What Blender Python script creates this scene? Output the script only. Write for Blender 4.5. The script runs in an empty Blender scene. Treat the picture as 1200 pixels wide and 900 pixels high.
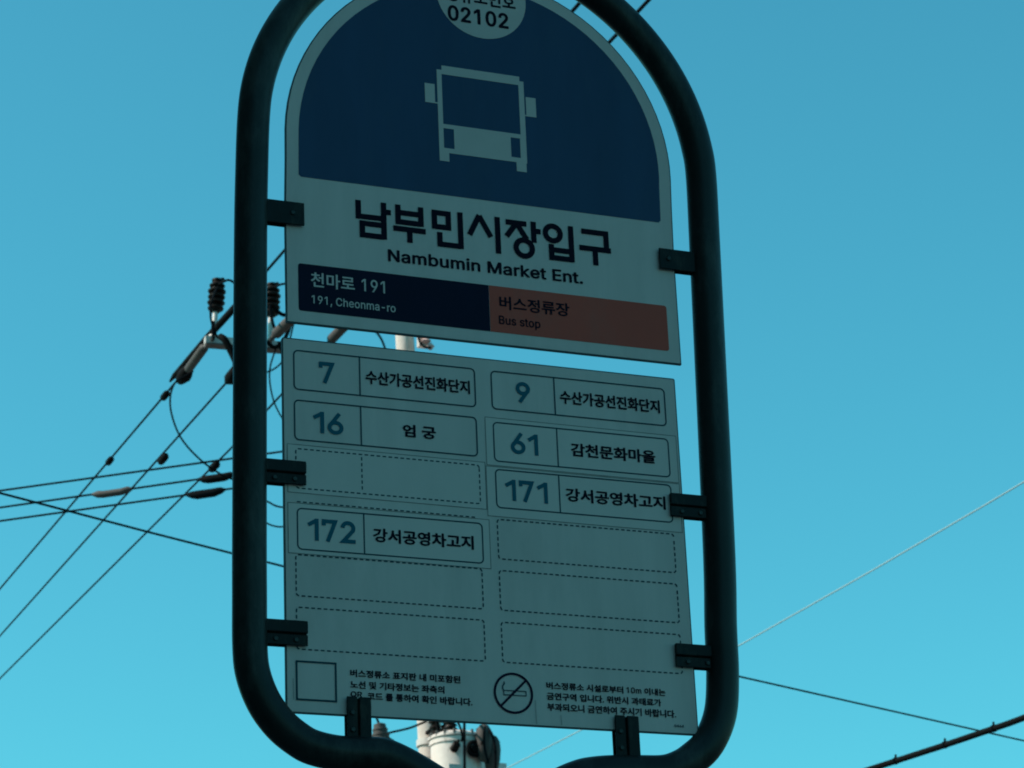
import bpy, bmesh, math, random
from math import radians, sin, cos, pi
from mathutils import Vector, Matrix

# ------------------------------------------------------------------ camera, world, sun, exposure
scene = bpy.context.scene
col = scene.collection
cam_data = bpy.data.cameras.new('camera')
cam = bpy.data.objects.new('camera', cam_data)
col.objects.link(cam)
_a, _b, _c = -0.3886, 0.3709, 0.0445          # yaw, pitch, roll of the hand-held camera
_R = Matrix.Rotation(_a, 3, 'Z') @ Matrix.Rotation(_b, 3, 'X') @ Matrix.Rotation(_c, 3, 'Y')
_M = _R @ Matrix.Rotation(pi / 2, 3, 'X')
cam.matrix_world = Matrix.Translation((-0.7828, -2.5404, 1.5991)) @ _M.to_4x4()
cam_data.sensor_width = 36.0
cam_data.lens = 36.0 * 3199.46 / 1200.0
cam_data.clip_start = 0.05
cam_data.clip_end = 3000.0
cam_data.dof.use_dof = True
cam_data.dof.focus_distance = 2.9
cam_data.dof.aperture_fstop = 40.0
scene.camera = cam
scene.cycles.filter_width = 1.9

SUN_EL = radians(42.0)
SUN_AZ = math.atan2(-0.95, 0.17)                # towards the sun: from the left, a little behind the sign
world = bpy.data.worlds.new('World')
scene.world = world
world.use_nodes = True
wn = world.node_tree
wn.nodes.clear()
sky = wn.nodes.new('ShaderNodeTexSky')
sky.sky_type = 'NISHITA'
sky.sun_disc = False
sky.sun_elevation = SUN_EL
sky.sun_rotation = SUN_AZ
sky.air_density = 1.0
sky.dust_density = 1.0
sky.ozone_density = 1.0
tint = wn.nodes.new('ShaderNodeMix')
tint.data_type = 'RGBA'
tint.blend_type = 'MULTIPLY'
tint.inputs[0].default_value = 1.0
tint.inputs[7].default_value = (0.262, 0.992, 0.888, 1.0)   # the photograph's teal colour grade
bg = wn.nodes.new('ShaderNodeBackground')
bg.inputs[1].default_value = 0.15
wo = wn.nodes.new('ShaderNodeOutputWorld')
wn.links.new(sky.outputs[0], tint.inputs[6])
wn.links.new(tint.outputs[2], bg.inputs[0])
wn.links.new(bg.outputs[0], wo.inputs[0])

sun_data = bpy.data.lights.new('sun', 'SUN')
sun_data.energy = 4.2
sun_data.angle = radians(0.5)
sun_data.color = (1.0, 0.84, 0.74)
sun = bpy.data.objects.new('sun', sun_data)
col.objects.link(sun)
_sd = Vector((sin(SUN_AZ) * cos(SUN_EL), cos(SUN_AZ) * cos(SUN_EL), sin(SUN_EL)))
sun.rotation_euler = _sd.to_track_quat('Z', 'Y').to_euler()

scene.view_settings.view_transform = 'Standard'
scene.view_settings.look = 'None'
scene.view_settings.gamma = 1.0
scene.view_settings.use_curve_mapping = False
scene.view_settings.exposure = 0.35

rnd = random.Random(7)
H0 = 2.29                                       # height of the route panel's lower edge above the pavement

# ------------------------------------------------------------------ materials
def mat(name, base, rough=0.6, metal=0.0, var=0.0, scale=20.0, stretch=(1, 1, 1), bump=0.0, spec=0.5, detail=6.0):
    m = bpy.data.materials.new(name)
    m.use_nodes = True
    nt = m.node_tree
    p = nt.nodes['Principled BSDF']
    p.inputs['Base Color'].default_value = (*base, 1)
    p.inputs['Roughness'].default_value = rough
    p.inputs['Metallic'].default_value = metal
    p.inputs['Specular IOR Level'].default_value = spec
    if var > 0 or bump > 0:
        tc = nt.nodes.new('ShaderNodeTexCoord')
        mp = nt.nodes.new('ShaderNodeMapping')
        mp.inputs['Scale'].default_value = stretch
        ns = nt.nodes.new('ShaderNodeTexNoise')
        ns.inputs['Scale'].default_value = scale
        ns.inputs['Detail'].default_value = detail
        ns.inputs['Roughness'].default_value = 0.62
        nt.links.new(tc.outputs['Object'], mp.inputs[0])
        nt.links.new(mp.outputs[0], ns.inputs['Vector'])
        if var > 0:
            rp = nt.nodes.new('ShaderNodeValToRGB')
            rp.color_ramp.elements[0].position = 0.3
            rp.color_ramp.elements[1].position = 0.7
            rp.color_ramp.elements[0].color = (*[c * (1 - var) for c in base], 1)
            rp.color_ramp.elements[1].color = (*[min(1, c * (1 + var)) for c in base], 1)
            nt.links.new(ns.outputs['Fac'], rp.inputs[0])
            nt.links.new(rp.outputs[0], p.inputs['Base Color'])
        if bump > 0:
            bp = nt.nodes.new('ShaderNodeBump')
            bp.inputs['Strength'].default_value = bump
            bp.inputs['Distance'].default_value = 0.01
            nt.links.new(ns.outputs['Fac'], bp.inputs['Height'])
            nt.links.new(bp.outputs[0], p.inputs['Normal'])
    return m

M = dict(
    white=mat('panel_white', (0.66, 0.432, 0.40), 0.5, var=0.07, scale=13, stretch=(2.2, 1, 0.22), spec=0.3),
    sticker=mat('sticker_white', (0.68, 0.446, 0.412), 0.5, var=0.04, scale=18, stretch=(1, 1, 0.6), spec=0.3),
    sticker_edge=mat('sticker_edge_shadow_dirt', (0.20, 0.145, 0.135), 0.7, var=0.4, scale=60),
    blue=mat('sign_blue', (0.022, 0.043, 0.100), 0.5, var=0.12, scale=11, stretch=(1.8, 1, .35), spec=0.2),
    navy=mat('sign_navy', (0.004, 0.004, 0.020), 0.5, var=0.1, spec=0.08),
    orange=mat('sign_orange', (0.58, 0.064, 0.040), 0.5, var=0.05, scale=16, spec=0.2),
    ink=mat('ink_black', (0.004, 0.003, 0.012), 0.6, spec=0.06),
    disc_white=mat('print_white', (0.62, 0.40, 0.37), 0.5, var=0.05, scale=20, spec=0.3),
    number=mat('print_teal', (0.010, 0.094, 0.136), 0.55, spec=0.08),
    line=mat('print_line', (0.008, 0.045, 0.062), 0.55, spec=0.08),
    purple=mat('print_purple', (0.012, 0.004, 0.022), 0.55, spec=0.06),
    edge=mat('panel_edge', (0.02, 0.03, 0.035), 0.5),
    stain=mat('drip_stain', (0.40, 0.27, 0.25), 0.6, var=0.2, scale=80),
    tube=mat('dark_paint', (0.014, 0.0125, 0.0125), 0.42, var=0.35, scale=26, stretch=(1, 1, 0.5), bump=0.06, spec=0.22),
    bracket=mat('bracket_black', (0.006, 0.006, 0.007), 0.5, var=0.3, scale=60, bump=0.05, spec=0.16),
    bolt=mat('bolt_steel', (0.03, 0.03, 0.03), 0.45, 0.3, spec=0.3),
    concrete=mat('pole_concrete', (0.60, 0.51, 0.45), 0.85, var=0.14, scale=9, stretch=(1, 1, 0.3), bump=0.2),
    galv=mat('galvanised', (0.58, 0.52, 0.48), 0.55, 0.1, var=0.12, scale=12),
    dark_steel=mat('weathered_steel', (0.10, 0.095, 0.09), 0.7, 0.1, var=0.3, scale=14),
    porcelain=mat('brown_porcelain', (0.012, 0.0075, 0.0065), 0.45, var=0.35, scale=20, spec=0.14),
    polymer=mat('grey_polymer', (0.050, 0.044, 0.040), 0.75, var=0.15, scale=14),
    wire=mat('wire_black', (0.004, 0.006, 0.008), 0.85, spec=0.05),
    cover=mat('cover_dark', (0.0045, 0.005, 0.0055), 0.8, var=0.25, scale=10, spec=0.06),
    bright_wire=mat('wire_aluminium', (0.26, 0.42, 0.45), 0.7, 0.0),
    tank=mat('tank_paint', (0.72, 0.62, 0.56), 0.5, var=0.1, scale=8),
    asphalt=mat('asphalt', (0.05, 0.05, 0.052), 0.9, var=0.25, scale=3, bump=0.3),
    soil=mat('terrain', (0.10, 0.095, 0.085), 0.95, var=0.3, scale=0.3),
    paving=mat('paving', (0.20, 0.19, 0.18), 0.85, var=0.2, scale=6, bump=0.2),
    kerb=mat('kerb_stone', (0.32, 0.31, 0.30), 0.8, var=0.15, scale=8),
    paint=mat('road_paint', (0.75, 0.74, 0.70), 0.7, var=0.1, scale=10),
    render=mat('wall_render', (0.20, 0.19, 0.18), 0.85, var=0.12, scale=1.5, bump=0.1),
    glass=mat('window_glass', (0.03, 0.04, 0.05), 0.08, spec=0.8),
    frame=mat('window_frame', (0.4, 0.4, 0.4), 0.5, 0.2),
)

def scuff(m, tone, scale, lo, hi):
    """worn, dusty patches with their own shape"""
    nt = m.node_tree
    p = nt.nodes['Principled BSDF']
    src = p.inputs['Base Color'].links[0].from_socket
    tc = nt.nodes.new('ShaderNodeTexCoord')
    mp = nt.nodes.new('ShaderNodeMapping')
    mp.inputs['Scale'].default_value = (1, 1, .35)
    ns = nt.nodes.new('ShaderNodeTexNoise')
    ns.inputs['Scale'].default_value = scale
    ns.inputs['Detail'].default_value = 9
    ns.inputs['Roughness'].default_value = .72
    rp = nt.nodes.new('ShaderNodeValToRGB')
    rp.color_ramp.elements[0].position = lo
    rp.color_ramp.elements[1].position = hi
    mx = nt.nodes.new('ShaderNodeMix')
    mx.data_type = 'RGBA'
    mx.inputs[7].default_value = (*tone, 1)
    nt.links.new(tc.outputs['Object'], mp.inputs[0])
    nt.links.new(mp.outputs[0], ns.inputs['Vector'])
    nt.links.new(ns.outputs['Fac'], rp.inputs[0])
    nt.links.new(rp.outputs[0], mx.inputs[0])
    nt.links.new(src, mx.inputs[6])
    nt.links.new(mx.outputs[2], p.inputs['Base Color'])
scuff(M['tube'], (.050, .044, .041), 21, .50, .70)
scuff(M['bracket'], (.035, .026, .022), 75, .53, .70)
scuff(M['white'], (.55, .36, .33), 10, .52, .78)
scuff(M['blue'], (.030, .050, .100), 16, .52, .75)
scuff(M['orange'], (.50, .075, .052), 18, .52, .75)
scuff(M['galv'], (.20, .17, .14), 14, .58, .72)
scuff(M['concrete'], (.36, .31, .27), 7, .52, .72)
scuff(M['tank'], (.34, .29, .25), 11, .58, .72)

# ------------------------------------------------------------------ helpers
def link(name, me, m, parent=None):
    o = bpy.data.objects.new(name, me)
    col.objects.link(o)
    if m is not None:
        me.materials.clear()
        me.materials.append(m)
    if parent is not None:
        o.parent = parent
    return o

def obj(name, bm, m, parent=None, smooth=False):
    me = bpy.data.meshes.new(name)
    bmesh.ops.recalc_face_normals(bm, faces=bm.faces[:])
    bm.to_mesh(me)
    bm.free()
    if smooth:
        me.polygons.foreach_set('use_smooth', [True] * len(me.polygons))
        me.set_sharp_from_angle(angle=radians(40))
    return link(name, me, m, parent)

def tag(o, label, cat, group=None):
    o['label'] = label
    o['category'] = cat
    if group:
        o['group'] = group
    return o

def thing(name, label, cat, loc=(0, 0, 0), group=None):
    o = bpy.data.objects.new(name, None)
    o.empty_display_size = 0.2
    col.objects.link(o)
    o.location = loc
    return tag(o, label, cat, group)

def box(bm, x0, x1, y0, y1, z0, z1, bevel=0.0):
    vs = [bm.verts.new(p) for p in ((x0, y0, z0), (x1, y0, z0), (x1, y1, z0), (x0, y1, z0),
                                    (x0, y0, z1), (x1, y0, z1), (x1, y1, z1), (x0, y1, z1))]
    fs = [bm.faces.new([vs[i] for i in q]) for q in ((0, 3, 2, 1), (4, 5, 6, 7), (0, 1, 5, 4), (1, 2, 6, 5), (2, 3, 7, 6), (3, 0, 4, 7))]
    if bevel:
        bmesh.ops.bevel(bm, geom=list({e for f in fs for e in f.edges}), offset=bevel, segments=2, affect='EDGES', profile=0.5)

def sweep(bm, pts, r, n=10, caps=True):
    """round tube along a 3-D polyline; r is one radius or one per point"""
    P = [Vector(p) for p in pts]
    if not isinstance(r, (list, tuple)):
        r = [r] * len(P)
    t0 = (P[1] - P[0]).normalized()
    u = t0.orthogonal().normalized()
    rings = []
    prev = t0
    for i, p in enumerate(P):
        t = (P[min(i + 1, len(P) - 1)] - P[max(i - 1, 0)]).normalized()
        q = prev.rotation_difference(t)
        u = (q @ u)
        u = (u - t * u.dot(t)).normalized()
        v = t.cross(u)
        prev = t
        rings.append([bm.verts.new(p + (u * cos(2 * pi * k / n) + v * sin(2 * pi * k / n)) * r[i]) for k in range(n)])
    for a, b in zip(rings, rings[1:]):
        for k in range(n):
            bm.faces.new((a[k], a[(k + 1) % n], b[(k + 1) % n], b[k]))
    if caps:
        bm.faces.new(rings[0][::-1])
        bm.faces.new(rings[-1])

def smooth_path(pts, step=8):
    P = [Vector(p) for p in pts]
    P = [2 * P[0] - P[1]] + P + [2 * P[-1] - P[-2]]
    out = []
    for i in range(1, len(P) - 2):
        a, b, c, d = P[i - 1:i + 3]
        for k in range(step):
            t = k / step
            out.append(0.5 * ((2 * b) + (c - a) * t + (2 * a - 5 * b + 4 * c - d) * t * t + (3 * b - a - 3 * c + d) * t ** 3))
    out.append(P[-2])
    return out

def lathe(bm, prof, base, axis=(0, 0, 1), n=20):
    """profile of (radius, distance along axis) turned about an axis through base"""
    ax = Vector(axis).normalized()
    sweep(bm, [Vector(base) + ax * h for _, h in prof], [max(rr, 1e-4) for rr, _ in prof], n)

def sheet(bm, pts, y):
    """flat polygon in the sign's plane, given as (x, z) on the sign, just in front of it at depth y"""
    bm.faces.new([bm.verts.new((p[0], y, H0 + p[1])) for p in pts])

def slab(bm, pts, y0, y1):
    a = [bm.verts.new((p[0], y0, H0 + p[1])) for p in pts]
    b = [bm.verts.new((p[0], y1, H0 + p[1])) for p in pts]
    bm.faces.new(a)
    bm.faces.new(b[::-1])
    n = len(pts)
    for k in range(n):
        bm.faces.new((a[k], a[(k + 1) % n], b[(k + 1) % n], b[k]))

def stroke(bm, pts, w, y, closed=False):
    """a pen stroke of width w with mitred corners and square ends"""
    P = [Vector((p[0], p[1])) for p in pts]
    if closed:
        P = P[:-1] if (P[0] - P[-1]).length < 1e-6 else P
    n = len(P)
    L, Rr = [], []
    for i in range(n):
        if closed or 0 < i < n - 1:
            d0 = (P[i] - P[i - 1]).normalized()
            d1 = (P[(i + 1) % n] - P[i]).normalized()
            n0, n1 = Vector((-d0.y, d0.x)), Vector((-d1.y, d1.x))
            m = (n0 + n1)
            m = m / max(m.length_squared, 0.5) * 2
        else:
            d = (P[1] - P[0]) if i == 0 else (P[-1] - P[-2])
            d.normalize()
            m = Vector((-d.y, d.x))
        L.append(P[i] + m * w / 2)
        Rr.append(P[i] - m * w / 2)
    va = [bm.verts.new((p.x, y, H0 + p.y)) for p in L]
    vb = [bm.verts.new((p.x, y, H0 + p.y)) for p in Rr]
    for i in range(n if closed else n - 1):
        j = (i + 1) % n
        bm.faces.new((va[i], va[j], vb[j], vb[i]))

def strokes(name, lst, w, y, m, parent):
    bm = bmesh.new()
    for k, s in enumerate(lst):
        closed = len(s) > 3 and abs(s[0][0] - s[-1][0]) < 1e-6 and abs(s[0][1] - s[-1][1]) < 1e-6
        stroke(bm, s, w, y - k * 6e-6, closed)
    return obj(name, bm, m, parent)

def circle_pts(cx, cz, rx, rz=None, n=40, a0=0, a1=360):
    rz = rz or rx
    return [(cx + rx * cos(radians(a0 + (a1 - a0) * k / n)), cz + rz * sin(radians(a0 + (a1 - a0) * k / n))) for k in range(n + 1)]

def rrect(x0, x1, z0, z1, r, n=5):
    out = []
    for cx, cz, a in ((x1 - r, z1 - r, 0), (x0 + r, z1 - r, 90), (x0 + r, z0 + r, 180), (x1 - r, z0 + r, 270)):
        for k in range(n + 1):
            t = radians(a + 90 * k / n)
            out.append((cx + r * cos(t), cz + r * sin(t)))
    return out

def dash_path(bm, pts, w, y, dash, gap):
    P = [Vector((p[0], p[1])) for p in pts]
    pos, cur, on, left = 0, [P[0]], True, dash
    for a, b in zip(P, P[1:]):
        d = b - a
        L = d.length
        s = 0.0
        while L - s > left:
            s += left
            q = a + d * (s / L)
            if on:
                cur.append(q)
                stroke(bm, cur, w, y)
            cur = [q]
            on = not on
            left = dash if on else gap
        left -= L - s
        if on and L - s > 1e-6:
            cur.append(b)

def bolden(me, b, dy):
    """thicken flat lettering by laying shifted copies a few micrometres behind one another"""
    bm = bmesh.new()
    bm.from_mesh(me)
    base = bm.verts[:] + bm.edges[:] + bm.faces[:]
    if b > 0:
        for k in range(8):
            a = radians(45 * k)
            d = bmesh.ops.duplicate(bm, geom=base)
            vs = [g for g in d['geom'] if isinstance(g, bmesh.types.BMVert)]
            bmesh.ops.translate(bm, verts=vs, vec=(b * cos(a), b * .8 * sin(a), (k + 1) * dy))
    bm.to_mesh(me)
    bm.free()

def curve_to_sign(name, cu, bx, y, m, parent, bold):
    tmp = bpy.data.objects.new(name + '_source', cu)
    col.objects.link(tmp)
    bpy.context.view_layer.update()
    dg = bpy.context.evaluated_depsgraph_get()
    me = bpy.data.meshes.new_from_object(tmp.evaluated_get(dg))
    bpy.data.objects.remove(tmp)
    bpy.data.curves.remove(cu)
    bolden(me, bold, 4e-6)
    xs = [v.co.x for v in me.vertices]
    ys = [v.co.y for v in me.vertices]
    x0, x1, z0, z1 = bx
    sx = (x1 - x0) / (max(xs) - min(xs))
    sz = (z1 - z0) / (max(ys) - min(ys))
    mx, my = min(xs), min(ys)
    for v in me.vertices:
        v.co = (x0 + (v.co.x - mx) * sx, y - v.co.z, H0 + z0 + (v.co.y - my) * sz)
    me.name = name
    return link(name, me, m, parent)

def text(name, body, bx, y, m, parent, bold=0.02):
    """print a line of lettering so that its ink fills bx = (x0, x1, z0, z1) on the sign"""
    cu = bpy.data.curves.new(name, 'FONT')
    cu.body = body
    cu.size = 1.0
    cu.resolution_u = 2
    cu.fill_mode = 'FRONT'
    return curve_to_sign(name, cu, bx, y, m, parent, bold)

# outlines of the grotesque capitals and small letters on the sign (advance, contours), thousandths of the type size
LETTERS = {
    ',': (188, [[[38,-119],[68,71],[137,71],[84,-119]]]),
    '-': (453, [[[337,244],[337,188],[114,188],[114,244]]]),
    '.': (188, [[[95,-4],[83,-3],[73,1],[63,9],[55,18],[51,29],[50,41],[51,53],[55,64],[63,73],[73,81],[83,85],[95,87],[107,85],[118,81],[128,73],[135,64],[140,53],[141,41],[140,29],[135,18],[128,9],[118,1],[107,-3]]]),
    '0': (453, [[[227,-7],[191,-3],[158,7],[130,24],[105,48],[85,77],[69,113],[57,155],[50,202],[48,254],[50,306],[57,353],[69,395],[85,431],[106,461],[130,484],[159,502],[191,512],[227,516],[262,512],[295,502],[323,484],[348,461],[368,431],[384,395],[396,353],[403,306],[405,254],[403,202],[396,155],[384,113],[368,77],[348,48],[323,24],[295,7],[263,-3]],[[227,50],[250,52],[271,60],[290,74],[306,92],[320,116],[330,144],[338,176],[342,213],[344,254],[342,295],[338,332],[330,365],[320,393],[306,416],[290,435],[271,449],[250,457],[227,460],[203,457],[182,449],[163,435],[147,416],[134,393],[123,365],[115,332],[111,295],[109,254],[111,213],[115,176],[123,144],[134,116],[147,92],[163,74],[182,60],[203,52]]]),
    '1': (453, [[[276,509],[276,0],[212,0],[212,448],[209,448],[86,358],[86,427],[198,509]]]),
    '2': (453, [[[64,0],[64,47],[234,229],[282,282],[294,298],[303,312],[311,327],[316,341],[319,356],[320,371],[319,389],[315,405],[308,419],[298,431],[287,441],[273,449],[258,455],[241,458],[224,460],[205,458],[188,454],[172,447],[159,438],[148,427],[139,413],[132,398],[128,381],[127,362],[66,362],[68,391],[75,418],[86,442],[102,464],[121,482],[143,496],[168,507],[196,513],[225,516],[254,513],[281,507],[306,497],[328,482],[346,465],[361,445],[372,423],[379,398],[381,372],[380,354],[377,336],[371,318],[363,299],[351,280],[336,259],[317,235],[294,209],[267,180],[153,60],[153,57],[389,57],[389,0]]]),
    '4': (453, [[[40,105],[40,158],[247,509],[343,509],[343,163],[413,163],[413,105],[343,105],[343,0],[282,0],[282,105]],[[109,163],[282,163],[282,440]]]),
    '6': (453, [[[226,-7],[196,-4],[168,3],[142,15],[119,31],[100,51],[84,74],[73,101],[66,130],[64,162],[65,187],[71,212],[80,239],[93,268],[112,302],[137,340],[252,509],[322,509],[151,261],[145,261],[151,270],[157,279],[165,288],[174,295],[184,302],[196,307],[208,311],[221,313],[235,314],[265,312],[291,305],[316,295],[337,280],[355,262],[370,240],[380,215],[387,187],[389,157],[387,127],[379,98],[368,73],[352,50],[333,30],[310,14],[284,3],[257,-4]],[[226,48],[245,50],[263,55],[279,63],[293,73],[304,86],[314,101],[322,119],[326,137],[327,157],[326,178],[322,196],[314,213],[304,228],[293,241],[279,251],[263,259],[245,264],[226,265],[207,264],[190,259],[174,252],[160,241],[148,229],[138,214],[131,197],[126,179],[125,158],[126,138],[131,119],[138,102],[148,86],[160,73],[174,63],[190,55],[207,50]]]),
    '9': (453, [[[226,516],[256,513],[285,506],[310,494],[333,478],[352,458],[368,434],[380,408],[387,378],[389,347],[387,322],[382,296],[373,270],[359,240],[340,207],[315,168],[200,0],[130,0],[301,248],[307,248],[302,238],[295,229],[287,221],[278,214],[268,207],[257,202],[245,198],[232,195],[218,195],[188,197],[161,203],[137,214],[116,229],[98,247],[83,269],[72,294],[66,321],[64,352],[66,382],[73,411],[85,436],[101,459],[120,479],[143,494],[168,506],[196,513]],[[226,460],[207,459],[190,454],[174,446],[160,435],[148,423],[138,407],[131,390],[127,372],[125,352],[127,331],[131,313],[138,295],[148,280],[160,268],[174,257],[190,250],[207,245],[226,243],[245,245],[263,249],[279,257],[293,267],[305,280],[314,295],[322,312],[326,330],[327,350],[326,371],[322,390],[314,407],[305,422],[293,435],[279,446],[263,454],[245,459]]]),
    'B': (456, [[[60,0],[60,509],[241,509],[274,507],[304,501],[329,491],[350,477],[367,461],[381,442],[390,421],[396,398],[398,374],[397,353],[393,336],[387,320],[378,307],[368,295],[356,286],[343,278],[329,272],[315,267],[315,262],[331,260],[347,254],[363,245],[378,234],[391,220],[402,203],[411,184],[416,161],[418,136],[416,111],[410,88],[400,67],[386,48],[368,31],[344,18],[317,8],[284,2],[247,0]],[[125,57],[245,57],[281,60],[309,67],[330,80],[344,96],[353,115],[355,137],[354,153],[350,169],[342,184],[333,197],[320,209],[306,218],[289,225],[269,229],[248,231],[125,231]],[[125,285],[238,285],[256,287],[273,290],[288,296],[302,304],[314,314],[323,326],[330,340],[335,355],[336,372],[333,393],[326,412],[313,429],[294,442],[270,449],[240,452],[125,452]]]),
    'C': (510, [[[267,-7],[225,-3],[186,7],[150,25],[119,49],[92,79],[70,115],[53,157],[44,203],[40,254],[44,305],[53,352],[70,393],[92,429],[119,459],[150,484],[186,501],[225,512],[267,516],[293,514],[317,511],[340,504],[362,496],[383,485],[402,471],[419,456],[435,438],[448,418],[459,397],[467,373],[473,348],[408,348],[404,365],[397,380],[389,395],[380,407],[369,418],[357,428],[344,437],[330,444],[315,449],[300,453],[284,455],[267,456],[237,453],[209,445],[184,432],[161,414],[141,391],[125,364],[113,332],[106,295],[103,254],[106,213],[113,177],[125,145],[141,117],[161,94],[184,76],[210,63],[237,56],[267,53],[284,54],[300,56],[315,60],[330,65],[344,72],[357,81],[369,90],[380,102],[389,114],[397,128],[404,144],[408,160],[473,160],[467,135],[459,112],[448,91],[435,71],[420,53],[402,38],[383,24],[363,13],[341,5],[317,-2],[293,-6]]]),
    'E': (419, [[[60,0],[60,509],[372,509],[372,452],[125,452],[125,286],[355,286],[355,229],[125,229],[125,57],[375,57],[375,0]]]),
    'M': (628, [[[60,0],[60,509],[152,509],[277,187],[287,159],[299,123],[311,84],[322,49],[307,49],[318,83],[330,121],[342,158],[352,187],[476,509],[568,509],[568,0],[504,0],[504,291],[504,327],[505,369],[506,413],[507,457],[513,457],[498,409],[482,363],[467,322],[456,291],[342,0],[286,0],[170,291],[159,321],[145,361],[129,408],[112,457],[119,457],[120,416],[121,372],[122,328],[122,291],[122,0]]]),
    'N': (523, [[[60,0],[60,509],[136,509],[343,183],[363,151],[388,107],[414,55],[405,54],[401,108],[399,157],[399,195],[399,509],[463,509],[463,0],[387,0],[202,290],[177,331],[148,381],[108,452],[119,454],[122,384],[124,328],[125,291],[125,0]]]),
    'Q': (533, [[[245,159],[313,159],[369,85],[384,65],[468,-48],[401,-48],[346,27],[331,46]],[[267,-7],[225,-3],[186,7],[150,25],[119,49],[92,79],[70,115],[53,157],[44,203],[40,254],[44,305],[53,352],[70,393],[92,429],[119,459],[150,484],[186,501],[225,512],[267,516],[309,512],[348,501],[384,484],[415,459],[442,429],[464,393],[480,352],[490,305],[493,254],[490,203],[480,157],[464,115],[442,79],[415,49],[384,25],[348,7],[309,-3]],[[267,53],[296,55],[324,63],[349,76],[372,94],[392,116],[408,144],[420,176],[428,213],[430,254],[428,295],[420,332],[408,365],[392,392],[372,415],[349,433],[324,446],[296,453],[267,456],[237,453],[210,445],[184,433],[161,415],[142,392],[125,364],[113,332],[106,295],[103,254],[106,213],[113,176],[125,144],[142,117],[161,94],[184,76],[210,63],[237,55]]]),
    'R': (449, [[[60,0],[60,509],[236,509],[273,506],[305,500],[333,489],[356,473],[376,455],[390,433],[401,408],[407,381],[409,352],[407,323],[401,296],[390,271],[376,250],[356,232],[333,217],[305,206],[428,0],[353,0],[245,198],[125,198],[125,0]],[[125,255],[234,255],[258,256],[280,260],[298,267],[313,276],[325,287],[334,300],[340,316],[344,333],[345,352],[344,371],[340,389],[334,405],[325,419],[313,430],[298,440],[279,446],[258,451],[233,452],[125,452]]]),
    'a': (389, [[[160,-9],[137,-7],[115,-3],[94,5],[76,15],[60,29],[48,45],[38,63],[32,84],[30,108],[32,128],[36,146],[43,161],[53,174],[64,184],[78,193],[92,200],[108,206],[125,211],[178,220],[234,227],[247,229],[257,231],[265,235],[271,240],[274,246],[276,255],[276,257],[275,272],[272,285],[267,297],[260,307],[251,315],[240,322],[227,327],[212,330],[196,331],[178,330],[163,327],[149,322],[137,316],[127,309],[118,301],[110,292],[104,283],[100,274],[41,291],[51,313],[64,331],[79,346],[95,358],[114,368],[133,375],[153,380],[173,383],[194,384],[208,384],[223,382],[239,379],[255,375],[271,369],[286,360],[300,350],[312,336],[322,320],[330,301],[335,278],[337,251],[337,0],[277,0],[277,52],[272,52],[267,43],[260,34],[252,25],[242,16],[229,8],[215,1],[199,-4],[181,-7]],[[170,45],[192,47],[211,51],[228,59],[242,68],[254,80],[263,93],[270,108],[274,122],[276,138],[276,190],[272,187],[267,184],[259,182],[231,176],[200,171],[175,168],[161,166],[147,163],[134,159],[122,153],[112,147],[103,139],[97,130],[93,118],[92,105],[93,93],[96,82],[102,72],[109,64],[119,57],[130,52],[142,48],[156,46]]]),
    'b': (424, [[[229,-8],[208,-7],[189,-3],[172,4],[159,12],[147,21],[138,31],[118,59],[112,59],[112,0],[53,0],[53,509],[114,509],[114,319],[118,319],[137,346],[147,355],[158,364],[171,373],[188,379],[207,383],[229,384],[259,382],[287,374],[313,361],[335,342],[354,320],[370,293],[381,261],[388,227],[390,189],[388,151],[381,116],[370,84],[355,57],[336,34],[313,16],[288,3],[260,-6]],[[220,47],[242,49],[262,55],[279,66],[294,80],[306,97],[316,117],[323,139],[327,163],[328,189],[327,215],[323,239],[316,261],[307,281],[295,298],[280,311],[262,322],[243,328],[220,330],[198,328],[178,322],[161,312],[147,299],[134,282],[125,263],[118,241],[114,216],[113,189],[114,162],[118,138],[125,115],[135,95],[147,78],[162,65],[179,55],[198,49]]]),
    'e': (404, [[[212,-8],[177,-5],[145,3],[117,16],[92,35],[72,58],[56,85],[44,116],[37,150],[34,187],[36,224],[44,258],[55,290],[71,317],[91,340],[115,359],[142,373],[172,382],[205,384],[226,383],[246,380],[266,374],[285,366],[303,355],[319,341],[334,324],[347,305],[357,282],[365,256],[370,227],[371,194],[371,169],[75,169],[75,221],[338,221],[310,202],[308,226],[304,248],[298,269],[288,286],[277,301],[263,314],[246,323],[227,328],[205,330],[183,328],[164,323],[146,313],[131,301],[119,286],[109,270],[102,251],[97,231],[96,211],[96,178],[98,151],[102,127],[110,106],[121,88],[135,73],[151,61],[169,53],[190,48],[212,46],[227,47],[241,49],[254,53],[265,58],[276,65],[285,73],[294,82],[300,93],[306,105],[365,91],[358,72],[348,55],[335,39],[320,26],[302,14],[283,4],[261,-3],[237,-7]]]),
    'h': (410, [[[114,227],[114,0],[53,0],[53,509],[114,509],[114,287],[102,287],[116,319],[132,344],[152,362],[175,374],[200,382],[227,384],[252,383],[275,377],[295,369],[313,356],[328,340],[341,321],[350,298],[355,271],[357,240],[357,0],[296,0],[296,235],[293,263],[286,286],[273,304],[256,318],[235,326],[210,329],[192,328],[176,324],[161,317],[147,308],[136,297],[126,283],[119,266],[115,248]]]),
    'i': (167, [[[53,0],[53,379],[114,379],[114,0]],[[84,443],[73,444],[63,448],[54,455],[47,463],[43,472],[41,483],[43,494],[47,504],[54,512],[63,518],[73,522],[84,524],[95,522],[105,518],[114,512],[121,504],[125,494],[126,483],[125,472],[121,463],[114,455],[105,448],[95,444]]]),
    'k': (381, [[[53,0],[53,509],[114,509],[114,206],[121,212],[284,379],[360,379],[191,206],[372,0],[294,0],[146,168],[114,140],[114,0]]]),
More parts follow.
